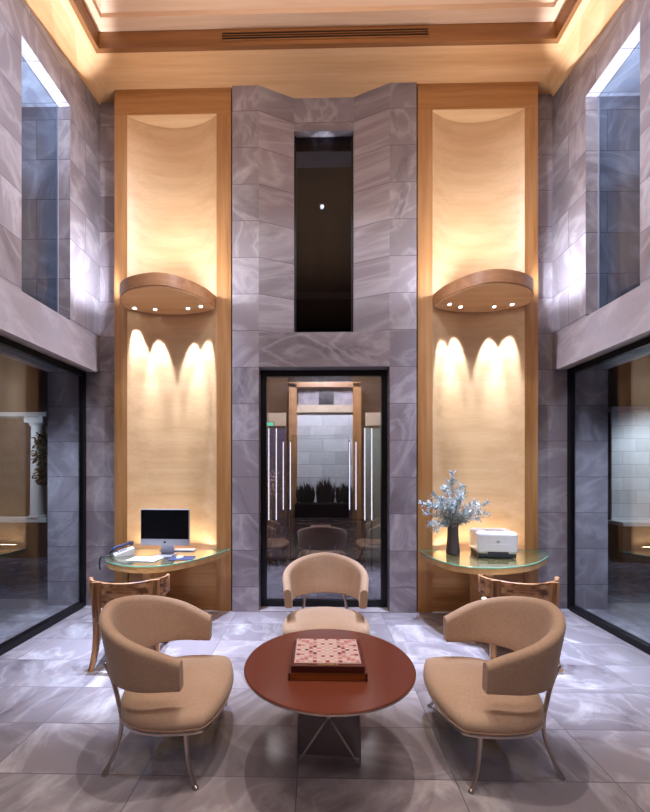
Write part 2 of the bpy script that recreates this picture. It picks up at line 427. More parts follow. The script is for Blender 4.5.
# ------------------------------------------------------------------ wood panels with concave niches
YP = 4.90
def panel(s, name):
    p = bpy.data.objects.new(name, None); COL.objects.link(p); struct(p)
    p.location = (CX+s*1.9, YP, 0)
    X = lambda h: s*(h-1.9)
    def bx(mb, a, b, y0, y1, z0, z1, bev=0):
        x0, x1 = sorted((X(a), X(b))); mb.box(x0, x1, y0, y1, z0, z1, bev)
    mb = MB(); bx(mb, 1.16, 1.342, 0, .35, 0, 6.22); mb.build('inner_stile', M['frame_wood'], p)
    mb = MB(); bx(mb, 2.47, 2.63, 0, .35, 0, 6.22); mb.build('outer_stile', M['frame_wood'], p)
    mb = MB(); bx(mb, 1.16, 2.63, 0, .35, 6.22, 6.54); mb.build('head_board', M['head_wood'], p)
    mb = MB(); bx(mb, 1.342, 2.47, 0.002, .3, 6.212, 6.222); mb.build('niche_soffit', M['maple'], p)
    # concave back
    mb = MB(); a0, a1, sag, N = 1.342, 2.47, .19, 40
    zs = [.73, 6.225]
    rows = []
    for z in zs:
        rows.append([(X(a0+(a1-a0)*k/N), .004+sag*(1-(2*k/N-1)**2)**.85, z) for k in range(N+1)])
    V = [[mb.v(q) for q in r] for r in rows]
    for k in range(N): mb.face([V[0][k], V[0][k+1], V[1][k+1], V[1][k]], True)
    # give it thickness
    W = [[mb.v((q[0], .30, q[2])) for q in r] for r in rows]
    for k in range(N): mb.face([W[0][k], W[0][k+1], W[1][k+1], W[1][k]])
    mb.build('concave_back', M['maple'], p, recalc=False)
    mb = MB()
    bx(mb, a0, a1, .03, .30, 0, .729); mb.build('lower_back', M['head_wood'], p, sharp=30)  # darker wood, with the desk's shade put into its tone
    return p
panel(-1, 'wall_panel_left'); panel(1, 'wall_panel_right')

def niche_y(x, s):
    t = (abs(x-CX)-1.342)/(2.47-1.342)
    if t <= 0 or t >= 1: return YP
    return YP+.004+.19*(1-(2*t-1)**2)**.85
ZS = 3.78
prof = [(2.468, 4.89), (2.48, 4.78), (2.39, 4.56), (2.24, 4.41), (2.04, 4.32), (1.85, 4.29), (1.68, 4.345), (1.52, 4.505), (1.41, 4.69), (1.352, 4.89)]
def shelf(s, label, dots):
    t = thing('light_shelf', label, 'shelf', (CX+s*1.9, YP, ZS))
    front = [(CX+s*p.x, p.y) for p in smooth_curve([(a, b, 0) for a, b in prof], 6)]
    back = []
    for k in range(1, 24):
        h = 1.352+(2.468-1.352)*k/24; x = CX+s*h; back.append((x, niche_y(x, s)-.004))
    outl = [(x-(CX+s*1.9), y-YP) for x, y in front+back]
    mb = MB(); mb.prism(outl, .012, .152, smooth=False)
    mb.build('body', M['shelf_wood'], t, sharp=35)
    cx = sum(p[0] for p in outl)/len(outl); cy = sum(p[1] for p in outl)/len(outl)
    ins = [(cx+(x-cx)*.985, cy+(y-cy)*.975) for x, y in outl]
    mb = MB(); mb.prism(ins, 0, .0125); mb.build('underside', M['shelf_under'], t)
    for (x, y) in dots:
        lx, ly = x-(CX+s*1.9), y-YP
        mb = MB(); mb.lathe([(.036, -.008), (.036, .004), (.020, .004), (.020, -.008)], 20, (lx, ly), cap=False)
        dl = mb.build('downlight', M['chrome'], t)
        mb = MB(); mb.lathe([(.020, -.005), (.020, .003)], 20, (lx, ly)); mb.build('bulb', M['led_dot'], dl)
    return t
# positions of the small lamps
DL = [(-2.28, 4.86), (-2.04, 4.90), (-1.62, 4.88), (-1.44, 4.82)]
DR = [(1.60, 4.82), (1.76, 4.90), (2.17, 4.90), (2.36, 4.84)]
shelf(-1, 'curved brown wooden light shelf on the niche above the computer desk', DL)
shelf(1, 'curved brown wooden light shelf on the niche above the printer and vase', DR)

# ------------------------------------------------------------------ desks
ZD = .785
deskL = [(-2.43, 4.87), (-2.44, 4.65), (-2.41, 4.46), (-2.33, 4.27), (-2.178, 4.10), (-1.968, 3.985), (-1.79, 3.955), (-1.61, 3.99), (-1.433, 4.14), (-1.26, 4.42), (-1.09, 4.86)]
deskR = [(1.245, 4.87), (1.25, 4.60), (1.29, 4.36), (1.406, 4.10), (1.609, 3.975), (1.90, 3.99), (2.247, 4.155), (2.55, 4.45), (2.69, 4.66), (2.73, 4.87)]
def desk(pts, label, cx):
    t = thing('wall_desk', label, 'desk', (cx, YP-.02, 0))
    c = [(p.x-cx, p.y-(YP-.02)) for p in smooth_curve([(a, b, 0) for a, b in pts], 6)]
    mx = sum(p[0] for p in c)/len(c); my = 0
    sh = lambda k: [(mx+(x-mx)*k, my+(y-my)*k) for x, y in c]
    mb = MB(); mb.prism(sh(.985), ZD-.075, ZD-.0122); mb.build('desk_board', M['desk_wood'], t, sharp=35)
    mb = MB(); mb.prism(c, ZD-.012, ZD, .002, None, 1); g = mb.build('glass_top', [M['desk_glass'], M['desk_edge']], t, sharp=35)
    for f in g.data.polygons:
        if abs(f.normal.z) < .9: f.material_index = 1
    mb = MB(); mb.box(mx-.04, mx+.04, -.52, -.06, 0, ZD-.075, .004); mb.build('support_fin', M['desk_wood'], t)
    return t
desk(deskL, 'curved maple desk with glass top carrying the computer and telephone', -1.76)
desk(deskR, 'curved maple desk with glass top carrying the printer and leafy vase', 1.98)

# ------------------------------------------------------------------ computer desk contents
t = thing('desktop_computer', 'silver all-in-one computer with a dark screen on the curved desk', 'computer', (-1.745, 4.47, ZD+.0), math.radians(-2))
mb = MB(); mb.box(-.285, .285, -.012, .012, .115, .53, .008); mb.build('body', M['silver'], t)
mb = MB(); mb.box(-.277, .277, -.0135, -.0115, .190, .522); mb.build('screen', M['screen'], t)
mb = MB(); mb.box(-.283, .283, -.0135, -.0115, .121, .188); ch = mb.build('chin', M['silver'], t)
mb = MB()
def disc(mb, cx, cz, r, y0, y1, n=14, sx=1.0):
    mb.rings([[(cx+sx*r*math.cos(2*PI*k/n), y, cz+r*math.sin(2*PI*k/n)) for k in range(n)] for y in (y0, y1)], smooth=False)
disc(mb, -.004, .152, .012, -.0150, -.0136); disc(mb, .005, .153, .010, -.0150, -.0136); disc(mb, .004, .169, .005, -.015, -.0136, 10, .5)
mb.build('logo', M['rubber'], ch)
mb = MB()
mb.rings([[(-.075, .03+a, z), (.075, .03+a, z), (.075, .045+a, z), (-.075, .045+a, z)] for a, z in ((.035, .0), (.03, .12), (-.01, .24))], smooth=False)
mb.build('stand_neck', M['silver'], t)
mb = MB(); mb.box(-.10, .10, -.09, .10, 0, .009, .003); mb.build('stand_foot', M['silver'], t)

t = thing('keyboard', 'slim white keyboard at the back of the desk behind the computer', 'keyboard', (-1.70, 4.76, ZD), math.radians(-2))
mb = MB(); mb.box(-.21, .21, -.055, .055, 0, .012, .004); mb.build('body', M['silver'], t)
mb = MB()
for r in range(4):
    for k in range(13): mb.box(-.195+k*.030, -.195+k*.030+.025, -.048+r*.025, -.048+r*.025+.020, .012, .016)
mb.build('keys', M['white'], t)
mb = MB(); mb.box(-.16, .16, -.10, .10, 0, .012, .002); o = mb.build('notepad', M['paper'], None, (-1.88, 4.25, ZD)); o.rotation_euler = (0, 0, -.12)
tag(o, 'white paper pad lying on the desk in front of the computer', 'notepad')
mb = MB(); mb.box(-.13, .13, -.10, .10, 0, .004, .001); o = mb.build('mouse_mat', M['navy'], None, (-1.50, 4.33, ZD)); o.rotation_euler = (0, 0, .1)
tag(o, 'dark blue mouse mat on the glass desk top', 'mouse mat')
t = thing('computer_mouse', 'small white computer mouse on the dark blue mat', 'mouse', (-1.53, 4.34, ZD+.0042), -.2)
mb = MB(); R = []
for k in range(9):
    a = -PI/2 + PI*k/8; w = .03*math.cos(a)+.002; L = math.sin(a)*.055
    R.append([(w*math.cos(b), L, max(0, .024*math.cos(a)*math.sin(b))) for b in [PI*j/8 for j in range(9)]])
mb.rings(R, closed=True); mb.build('body', M['white'], t)
mb = MB(); mb.box(-.003, .003, .018, .036, .018, .0245, .001); mb.build('scroll_wheel', M['rubber'], t)

t = thing('telephone', 'white and dark desk telephone near the outer end of the computer desk', 'telephone', (-2.235, 4.49, ZD), math.radians(-55))
mb = MB()
mb.rings([[(-.085, -.11, 0), (.085, -.11, 0), (.085, .11, 0), (-.085, .11, 0)], [(-.085, -.11, .02), (.085, -.11, .02), (.085, .11, .085), (-.085, .11, .085)], [(-.078, -.10, .026), (.078, -.10, .026), (.078, .10, .092), (-.078, .10, .092)]], smooth=False)
mb.build('base', M['white'], t)
mb = MB()
for r in range(4):
    for k in range(3): 
        y = -.07+r*.028; mb.box(.0+k*.026, .018+k*.026, y, y+.02, .03+.32*(y+.11), .046+.32*(y+.11))
mb.build('keypad', M['silver'], t)
mb = MB(); mb.tube(smooth_curve([(-.055, -.115, .055), (-.055, -.07, .092), (-.055, .0, .108), (-.055, .07, .128), (-.055, .115, .118)], 4), [.020, .022, .026, .024, .020, .018, .017, .016, .016, .016, .017, .018, .022, .024, .026, .024, .02], 10)
mb.build('handset', M['navy'], t)
Mi = (Matrix.Translation((-2.25, 4.47, ZD)) @ Matrix.Rotation(math.radians(-55), 4, 'Z') @ Matrix.Scale(.95, 4)).inverted()
h0 = Vector((-.055, -.115, .055))
mb = MB(); mb.tube(smooth_curve([h0, h0+Vector((-.03, -.03, -.04))]+[Mi @ Vector(q) for q in ((-2.33, 4.36, ZD+.010), (-2.38, 4.32, ZD+.012), (-2.425, 4.31, ZD+.006), (-2.44, 4.31, ZD-.05), (-2.435, 4.31, ZD-.13))], 5), .009, 8)
mb.build('cord', M['rubber'], t); t.scale = (.95, .95, .95)

# ------------------------------------------------------------------ printer desk contents
t = thing('printer', 'boxy white printer with a dark base on the curved glass-topped desk', 'printer', (2.02, 4.60, ZD), math.radians(-6))
mb = MB(); mb.box(-.215, .215, -.19, .19, .035, .285, .035, None, 4); mb.build('body', M['white'], t)
mb = MB(); mb.box(-.20, .20, -.175, .175, .0, .06, .01); mb.build('base', M['rubber'], t)
mb = MB(); mb.box(-.13, .13, -.1915, -.188, .072, .15); mb.build('front_tray', M['white'], t)
mb = MB(); mb.box(-.02, .02, -.1925, -.189, .178, .19); mb.build('badge', M['silver'], t)
mb = MB(); mb.box(-.10, .10, -.15, .02, .282, .289, .004); mb.build('output_slot', M['silver'], t)
mb = MB(); mb.box(-.11, .11, -.1905, -.188, .036, .066, .001); mb.build('paper_slot', M['rubber'], t)

VX, VY = 1.572, 4.62
mb = MB(); mb.lathe([(.0, .004), (.072, .0), (.078, .01), (.070, .12), (.062, .22), (.060, .30), (.066, .352), (.058, .352), (.053, .30), (.055, .2), (.0, .02)], 40, cap=False)
o = mb.build('vase', M['vase'], None, (VX, VY, ZD)); tag(o, 'tall dark grey tapered vase holding leafy sprigs on the printer desk', 'vase')
bq = t = thing('leafy_bouquet', 'loose bouquet of pale blue-green leafy sprigs standing in the grey vase', 'plant', (VX, VY, ZD+.02))
rnd = random.Random(3)
tips = [(-.30, -.05, .60), (-.24, .08, .70), (-.14, -.10, .80), (-.02, .06, .88), (.10, -.06, .82), (.17, .05, .72), (-.36, .04, .48), (-.33, -.12, .36), (.31, -.08, .52), (.43, .0, .60), (.40, -.12, .48), (.24, -.12, .62), (-.08, -.16, .62), (.05, -.15, .70), (-.20, -.02, .58), (.02, .05, .98), (-.26, -.1, .28), (-.42, -.04, .60), (.34, .06, .40), (.14, -.16, .50), (-.12, .1, .66)]
for (tx, ty, tz) in tips:
    mb = MB()
    c = smooth_curve([(0, 0, .03), (tx*.10, ty*.1, .31), (tx*.5, ty*.5, .33+max(.02, (tz-.31)*.66)), (tx, ty, tz)], 7)
    mb.mi = 0; mb.tube(c, [.0035-.002*k/len(c) for k in range(len(c))], 5)
    for i in range(9, len(c)):
        for q in range(6):
            p = c[i-1].lerp(c[i], rnd.random()); dr = (c[i]-c[i-1]).normalized()
            sd = Vector((rnd.uniform(-1, 1), rnd.uniform(-1, 1), rnd.uniform(-.6, .8))); sd = (sd - dr*sd.dot(dr)).normalized()
            ax = (dr*.5+sd).normalized(); up = ax.cross(Vector((rnd.uniform(-1,1), rnd.uniform(-1,1), rnd.uniform(-1,1)))).normalized(); nn = ax.cross(up)
            L = rnd.uniform(.045, .080); w = L*.10; mb.mi = 1 if rnd.random() < .5 else 2
            th = nn*.0010
            pts = [p, p+ax*L*.35+up*w, p+ax*L*.7+up*w*.8, p+ax*L, p+ax*L*.7-up*w*.8, p+ax*L*.35-up*w]
            A = [mb.v(x+th) for x in pts]; B = [mb.v(x-th) for x in pts]
            mb.face(A); mb.face(B[::-1])
            for k in range(6): mb.face([A[k], A[(k+1)%6], B[(k+1)%6], B[k]])
    mb.build('sprig', [M['stem'], M['leaf'], M['leaf2']], t, recalc=False)

bq.scale = (.92, .92, .95)
# ------------------------------------------------------------------ tub chairs   (local +X is the front)
def chair_path():
    """half U of the backrest: points (x, y, outward normal, s) from one arm end round to the other"""
    out = []; cx, a, b, xe = -.05, .312, .345, .115
    arm = xe-cx; arc = PI*.5*(a+b)/2; tot = 2*arm+2*arc
    N = 72
    for k in range(N+1):
        d = tot*k/N
        if d < arm: p = (xe-d, b-.012*(1-d/arm)); n = (0, 1)
        elif d > tot-arm:
            e = tot-d; p = (xe-e, -b+.012*(1-e/arm)); n = (0, -1)
        else:
            ph = PI/2 - (d-arm)/(2*arc)*PI       # +90 .. -90
            p = (cx-a*math.cos(ph), b*math.sin(ph)); n = Vector((-math.cos(ph)/a, math.sin(ph)/b)).normalized()
        out.append((p[0], p[1], n[0], n[1], abs(2*k/N-1)))
    return out
def make_tub(label, group):
    t = thing('tub_chair', label, 'chair', (0,0,0), 0, group)
    P = chair_path(); half = .035
    mb = MB(); R = []
    for (x, y, nx, ny, s) in P:
        zt = .690 + .218*(1-s**1.5)
        zb = .515 - .0*s
        h = zt-zb; ring = []
        # rounded section, rr = corner radius
        sec = []
        rt, rb = .034, .016
        for q in range(7):
            an = PI*q/6; sec.append((half*math.cos(an), h-rt+rt*math.sin(an)))
        for q in range(1, 5): sec.append((-half, h-rt-(h-rt-rb)*q/5))
        for q in range(4):
            an = PI/2*q/3; sec.append((-half+rb*(1-math.cos(an)), rb*(1-math.sin(an))))
        for q in range(4):
            an = PI/2*q/3; sec.append((half-rb+rb*math.sin(an), rb*(1-math.cos(an))))
        for q in range(1, 5): sec.append((half, rb+(h-rt-rb)*q/5))
        for o, z in sec:
            lean = .065*(z/.37)*(1-.55*s**2)
            # slight pad swelling
            ring.append((x+nx*(o+lean), y+ny*(o+lean), zb+z))
        R.append(ring)
    # rounded arm ends
    def endcap(r, sgn):
        c = Vector((0,0,0)); 
        for q in r: c += Vector(q)
        c /= len(r); res = []
        for k, (sc, dx) in enumerate(((.97, .008), (.90, .013))):
            res.append([((c.x+(q[0]-c.x)*1+dx), c.y+(q[1]-c.y)*sc, c.z+(q[2]-c.z)*(1-(1-sc)*.5)) for q in r])
        return res
    e0, e1 = endcap(R[0], 1), endcap(R[-1], -1)
    RR = [e0[1], e0[0]]+R+[e1[0], e1[1]]
    mb.rings(RR); mb.build('backrest', M['leather'], t, sharp=50)
    # seat cushion
    half_o = [(.335, 0), (.328, .13), (.302, .26), (.268, .345), (.235, .372), (.14, .390), (.0, .392), (-.12, .365), (-.22, .295), (-.285, .19), (-.320, .075)]
    outl = half_o + [(x, -y) for x, y in half_o[::-1] if y > 0]
    oc = [(p.x, p.y) for p in smooth_curve([(x, y, 0) for x, y in outl], 4, True)]
    def sc(k, z): return [(x*k, y*k, z) for x, y in oc]
    mb = MB()
    mb.rings([sc(.975, .312), sc(1.0, .322), sc(1.004, .345), sc(.985, .368), sc(.93, .386), sc(.8, .402), sc(.6, .413), sc(.35, .418), sc(.1, .42)])
    mb.build('seat', M['leather'], t)
    mb = MB(); mb.tube([(x*1.0, y*1.0, .318) for x, y in oc]+[(oc[0][0], oc[0][1], .318)], .005, 6, False); mb.build('piping', M['piping'], t)
    mb = MB(); mb.rings([sc(.93, .288), sc(.985, .288), sc(.99, .300), sc(.975, .311), sc(.9, .311)], cap=True); mb.build('seat_frame', M['chrome'], t, sharp=40)
    for s in (-1, 1):
        c = smooth_curve([(.15, s*.330, .30), (.153, s*.335, .22), (.170, s*.350, .12), (.205, s*.378, .035), (.228, s*.394, .0)], 6)
        mb = MB(); n = len(c); mb.tube(c, [.014-.004*k/n + (.004 if k > n-4 else 0) for k in range(n)], 10); mb.build('leg', M['chrome'], t)
        c = smooth_curve([(-.375, s*.19, .60), (-.325, s*.20, .50), (-.285, s*.215, .38), (-.262, s*.225, .28), (-.268, s*.235, .19), (-.30, s*.26, .08), (-.335, s*.288, .0)], 6)
        mb = MB(); n = len(c); mb.tube(c, [.014-.003*k/n + (.004 if k > n-4 else 0) for k in range(n)], 10); mb.build('leg', M['chrome'], t)
    return t
g = 'beige tub chairs around the round table'
tc = make_tub('beige tub chair with steel legs on the computer-desk side of the round table, facing the printer side', g)
tc.location = (-.905, 2.54, 0); tc.rotation_euler.z = math.radians(1.5)
o = copy_tree(tc); o.location = (1.055, 2.555, 0); o.rotation_euler.z = math.radians(180.5)
o['label'] = 'beige tub chair with steel legs on the printer side of the round table'
o = copy_tree(tc); o.location = (.071, 3.66, 0); o.rotation_euler.z = math.radians(-90)
o['label'] = 'beige tub chair before the glass door, behind the round table'
tc['label'] = 'beige tub chair with steel legs on the computer-desk side of the round table'

# ------------------------------------------------------------------ wooden desk chairs (local +Y faces the desk)
def make_klismos(label, group):
    t = thing('wooden_chair', label, 'chair', (0,0,0), 0, group)
    W, sag = .335, .15
    mb = MB(); R = []
    N = 36
    for k in range(N+1):
        u = -1.0+2.0*k/N; x = W*u; y = -.20+sag*(abs(u)**2.0) + (.03*max(0, abs(u)-.88)/.12)
        dx, dy = W, 2*sag*u; n = Vector((dy, -dx)).normalized()*-1
        zt = .775-.012*(1-u*u); zb = .535+.085*abs(u)**4
        T = .012
        ring = [(x+n.x*T, y+n.y*T-.02*0, zb), (x+n.x*T, y+n.y*T, zt-.006), (x, y, zt), (x-n.x*T, y-n.y*T, zt-.006), (x-n.x*T, y-n.y*T, zb), (x, y, zb-.004)]
        R.append(ring)
    mb.rings(R, smooth=False); mb.build('backrest', M['zebra'], t, sharp=30)
    for s in (-1, 1):
        # rolled end of the rail
        x, y = s*W*1.0, -.20+sag+.035
        mb = MB(); mb.lathe([(.016, .62), (.02, .625), (.02, .775), (.016, .78)], 16, (x, y)); mb.build('scroll', M['zebra_v'], t)
        # rear leg rising as a stile over the rail
        xs = s*W*.72; ys = -.20+sag*.72**2-.022
        c = smooth_curve([(xs, ys, .765), (xs, ys-.004, .62), (xs, ys, .50), (xs+s*.005, ys+.02, .40), (xs+s*.012, ys+.02, .22), (xs+s*.026, ys-.005, .08), (xs+s*.040, ys-.035, .0)], 5)
        mb = MB(); RR = []
        for i, p in enumerate(c):
            f = i/len(c); w = .045*(1-f)+.019*f if f < .5 else .030-.012*(f-.5)*2; d = .014 if f < .35 else .018
            RR.append([(p.x-w, p.y-d, p.z), (p.x+w, p.y-d, p.z), (p.x+w, p.y+d, p.z), (p.x-w, p.y+d, p.z)])
        mb.rings(RR, smooth=False); mb.build('leg', M['zebra_v'], t, sharp=30)
        c = smooth_curve([(s*.23, .24, .42), (s*.235, .25, .28), (s*.25, .28, .12), (s*.27, .33, .0)], 5)
        mb = MB(); RR = []
        for i, p in enumerate(c):
            f = i/len(c); w = .026-.009*f
            RR.append([(p.x-w, p.y-w, p.z), (p.x+w, p.y-w, p.z), (p.x+w, p.y+w, p.z), (p.x-w, p.y+w, p.z)])
        mb.rings(RR, smooth=False); mb.build('leg', M['zebra_v'], t, sharp=30)
    mb = MB(); mb.prism([(-.25, -.15), (.25, -.15), (.27, .27), (-.27, .27)], .395, .445, .006); mb.build('seat_frame', M['zebra'], t)
    mb = MB(); mb.prism([(-.235, -.13), (.235, -.13), (.255, .255), (-.255, .255)], .446, .495, .02, None, 3, True); mb.build('seat', M['cream'], t)
    return t
g = 'striped wooden chairs at the two wall desks'
k = make_klismos('curved-back striped wooden chair drawn up to the computer desk', g)
k.location = (-1.745, 3.635, 0); k.rotation_euler.z = math.radians(11)
o = copy_tree(k); o.location = (1.855, 3.70, 0); o.rotation_euler.z = math.radians(-6); o['label'] = 'curved-back striped wooden chair drawn up to the printer desk'

# ------------------------------------------------------------------ round table and word game
ZT = .584
t = thing('round_table', 'round red-brown table on a smoked panel and wire legs, between the beige tub chairs', 'table', (.068, 2.405, 0), math.radians(-4))
mb = MB(); mb.lathe([(0, ZT-.020), (.502, ZT-.020), (.509, ZT-.017), (.511, ZT-.006), (.506, ZT), (0, ZT)], 96, cap=False); mb.build('tabletop', M['tabletop'], t, sharp=40)
mb = MB(); mb.lathe([(.508, ZT-.016), (.5125, ZT-.015), (.5125, ZT-.009), (.510, ZT-.007)], 96, cap=False); mb.build('rim', M['chrome'], t)
mb = MB(); mb.box(-.19, .19, .005, .017, .006, ZT-.020, .002); mb.build('smoked_panel', M['smoke'], t)
ap = (0.0, -.075, .30)
for s in (-1, 1):
    mb = MB(); mb.tube([ap, (s*.17, -.05, .02), (s*.185, -.048, .0)], [.006, .006, .010], 8); mb.build('leg', M['chrome'], t)
    mb = MB(); mb.tube([ap, (-s*.16, -.05, ZT-.020)], .006, 8); mb.build('brace', M['chrome'], t)
    mb = MB(); mb.tube([(s*.187, -.045, .0), (s*.190, -.03, ZT-.020)], .004, 8); mb.build('rod', M['chrome'], t)
mb = MB(); mb.lathe([(.0, .285), (.013, .290), (.013, .31), (.0, .315)], 12, (0, -.075), cap=False); mb.build('hub', M['chrome'], t)

GX, GY, GZ = .055, 2.385, ZT
t = thing('word_board_game', 'wooden boxed word game with a pink and white squared board on the round table', 'board game', (GX, GY, GZ))
redw = wood('game_case_wood', srgb(66,24,18), srgb(88,34,24), srgb(106,44,30), 0, 3, .3, 1)
orw = wood('game_tray_wood', srgb(120,62,26), srgb(146,80,36), srgb(166,96,48), 0, 3, .3, 1)
mb = MB(); mb.box(-.212, .212, -.195, .165, .0, .042, .003); mb.build('lower_tray', orw, t)
for s in (-1, 1):
    mb = MB(); mb.box(s*.214-.006, s*.214+.006, -.20, .165, .0, .044, .002); mb.build('tray_end', redw, t)
mb = MB(); mb.box(-.205, .205, -.195, .165, .044, .083, .004); mb.build('case', redw, t)
bc = [plain('board_cream', srgb(212,184,182), .5), plain('board_pink', srgb(196,128,134), .5), plain('board_red', srgb(150,44,48), .5), plain('board_dark', srgb(70,48,54), .5), plain('board_white', srgb(224,206,204), .5)]
mb = MB(); S = .365; n = 15; cs = S/n; x0, y0 = -S/2, -.16; csy = .305/n
mb.mi = 0; mb.box(x0-.006, x0+S+.006, y0-.006, y0+.305+.006, .083, .0855)
for i in range(n):
    for j in range(n):
        a, b = abs(i-7), abs(j-7)
        if a == b: mb.mi = 1 if a > 2 else 4
        elif (a in (0, 7) and b in (0, 7)): mb.mi = 2
        elif (a+b) % 5 == 0 and a % 2: mb.mi = 3
        elif (a*3+b) % 7 == 0: mb.mi = 1
        else: mb.mi = 0 if (i+j) % 2 else 4
        if (a == 3 and b == 7) or (a == 7 and b == 3) or (a == 4 and b == 1) or (a == 1 and b == 4): mb.mi = 2
        X0, Y0 = x0+i*cs, y0+j*csy; g2 = .0016
        mb.box(X0+g2, X0+cs-g2, Y0+g2, Y0+csy-g2, .0855, .0885)
mb.build('playing_board', bc, t)
def text_mesh(body, size, name, mat, parent, loc, rot):
    cu = bpy.data.curves.new(name, 'FONT'); cu.body = body; cu.size = size; cu.extrude = .0006; cu.align_x = 'CENTER'; cu.align_y = 'CENTER'
    tmp = bpy.data.objects.new(name+'_tmp', cu); COL.objects.link(tmp)
    bpy.context.view_layer.update()
    me = bpy.data.meshes.new_from_object(tmp.evaluated_get(bpy.context.evaluated_depsgraph_get()))
    bpy.data.objects.remove(tmp); bpy.data.curves.remove(cu)
    me.name = name; me.materials.clear(); me.materials.append(mat)
    o = bpy.data.objects.new(name, me); COL.objects.link(o); o.parent = parent; o.location = loc; o.rotation_euler = rot; return o
text_mesh('SCRABBLE', .026, 'lettering', M['gold'], t, (0, -.1795, .0842), (0, 0, 0))

# ------------------------------------------------------------------ beyond the glass
# far wall behind the door and the side glass
YF = 8.0
mb = MB()
mb.box(-12, 12, YF+.3, YF+.5, 0, 7)
struct(mb.build('wall_far', M['brown_wall']))
mb = MB(); mb.box(-.42, .74, YF-.02, YF+.02, .0, 2.93); o = mb.build('wall_tiled', M['tilewhite']); struct(o)
mb = MB(); mb.box(5.86, 9.5, YF-.02, YF+.02, .77, 2.93); struct(mb.build('wall_tiled_side', M['tilewhite']))
def add_box_struct(name, m, *b):
    mb = MB(); mb.box(*b); return struct(mb.build(name, m))
add_box_struct('trim_12', M['pale'], -.46, .78, YF-.08, YF+.02, 2.93, 3.08)
add_box_struct('trim_13', M['white_stone'], 5.80, 9.5, YF-.12, YF+.02, 2.93, 3.02)
add_box_struct('trim_14', M['white_stone'], 5.80, 9.5, YF-.40, YF+.02, .70, .77)
add_box_struct('wall_low_right', M['brown_wall'], 5.82, 9.5, YF-.36, YF+.1, 0, .70)
add_box_struct('trim_15', M['white_stone'], -9.5, -5.44, YF-.22, YF+.1, .72, .80)
add_box_struct('trim_16', M['white_stone'], -9.5, -5.44, YF-.22, YF+.1, 2.85, 2.93)
add_box_struct('wall_low_left', M['brown_wall'], -9.5, -5.46, YF-.18, YF+.1, 0, .72)
# upper blue-grey wall with dark opening seen through the door head
add_box_struct('wall_upper_far', M['wall'], -.40, .72, YF+.03, YF+.1, 3.08, 3.6)
add_box_struct('window_6', M['black'], .02, .32, YF+.0, YF+.03, 3.08, 3.38)
# portal of wooden posts
p = thing('wooden_portal', 'golden wooden portal framing the white tiled wall beyond the glass door', 'portal', (.14, YF-.1, 0))
for s in (-1, 1):
    mb = MB(); mb.box(s*.64-.08, s*.64+.08, -.06, .06, 0, 3.5, .004); mb.build('post', M['frame_wood'], p)
mb = MB(); mb.box(-.72, .72, -.06, .06, 3.42, 3.52, .004); mb.build('lintel', M['head_wood'], p)
# column with hanging plant on the left terrace
c = thing('white_column', 'slim white column on the white ledge seen through the side glass', 'column', (-5.71, YF-.06, .80))
mb = MB(); mb.lathe([(.15, .05), (.145, .06), (.125, 1.85), (.14, 1.87)], 32); mb.build('shaft', M['white_stone'], c)
mb = MB(); mb.lathe([(.18, 0), (.18, .03), (.155, .05), (.15, .055)], 32); mb.build('base', M['white_stone'], c)
mb = MB(); mb.lathe([(.14, 1.86), (.165, 1.90), (.165, 1.93)], 32); mb.box(-.19, .19, -.15, .19, 1.93, 2.045); mb.build('capital', M['white_stone'], c)
pl = thing('hanging_plant', 'dark green trailing plant hanging beside the white column', 'plant', (-5.52, YF-.22, 1.50))
mb = MB(); rnd = random.Random(5)
for k in range(420):
    z = rnd.uniform(0, 1.0); r = .13*(1-.5*abs(z-.5)); p0 = Vector((rnd.gauss(0, r*.6), rnd.gauss(0, r*.5), z))
    ax = Vector((rnd.uniform(-1,1), rnd.uniform(-1,1), rnd.uniform(-1, .3))).normalized(); up = ax.orthogonal().normalized(); L = .09
    mb.face([mb.v(p0), mb.v(p0+ax*L*.5+up*L*.25), mb.v(p0+ax*L), mb.v(p0+ax*L*.5-up*L*.25)])
mb.build('foliage', M['plant_dark'], pl, recalc=False)
mb = MB(); mb.tube([(0, 0, 1.15), (.01, 0, .6), (0, .01, .02)], .008, 6); mb.build('stem', M['stem'], pl)
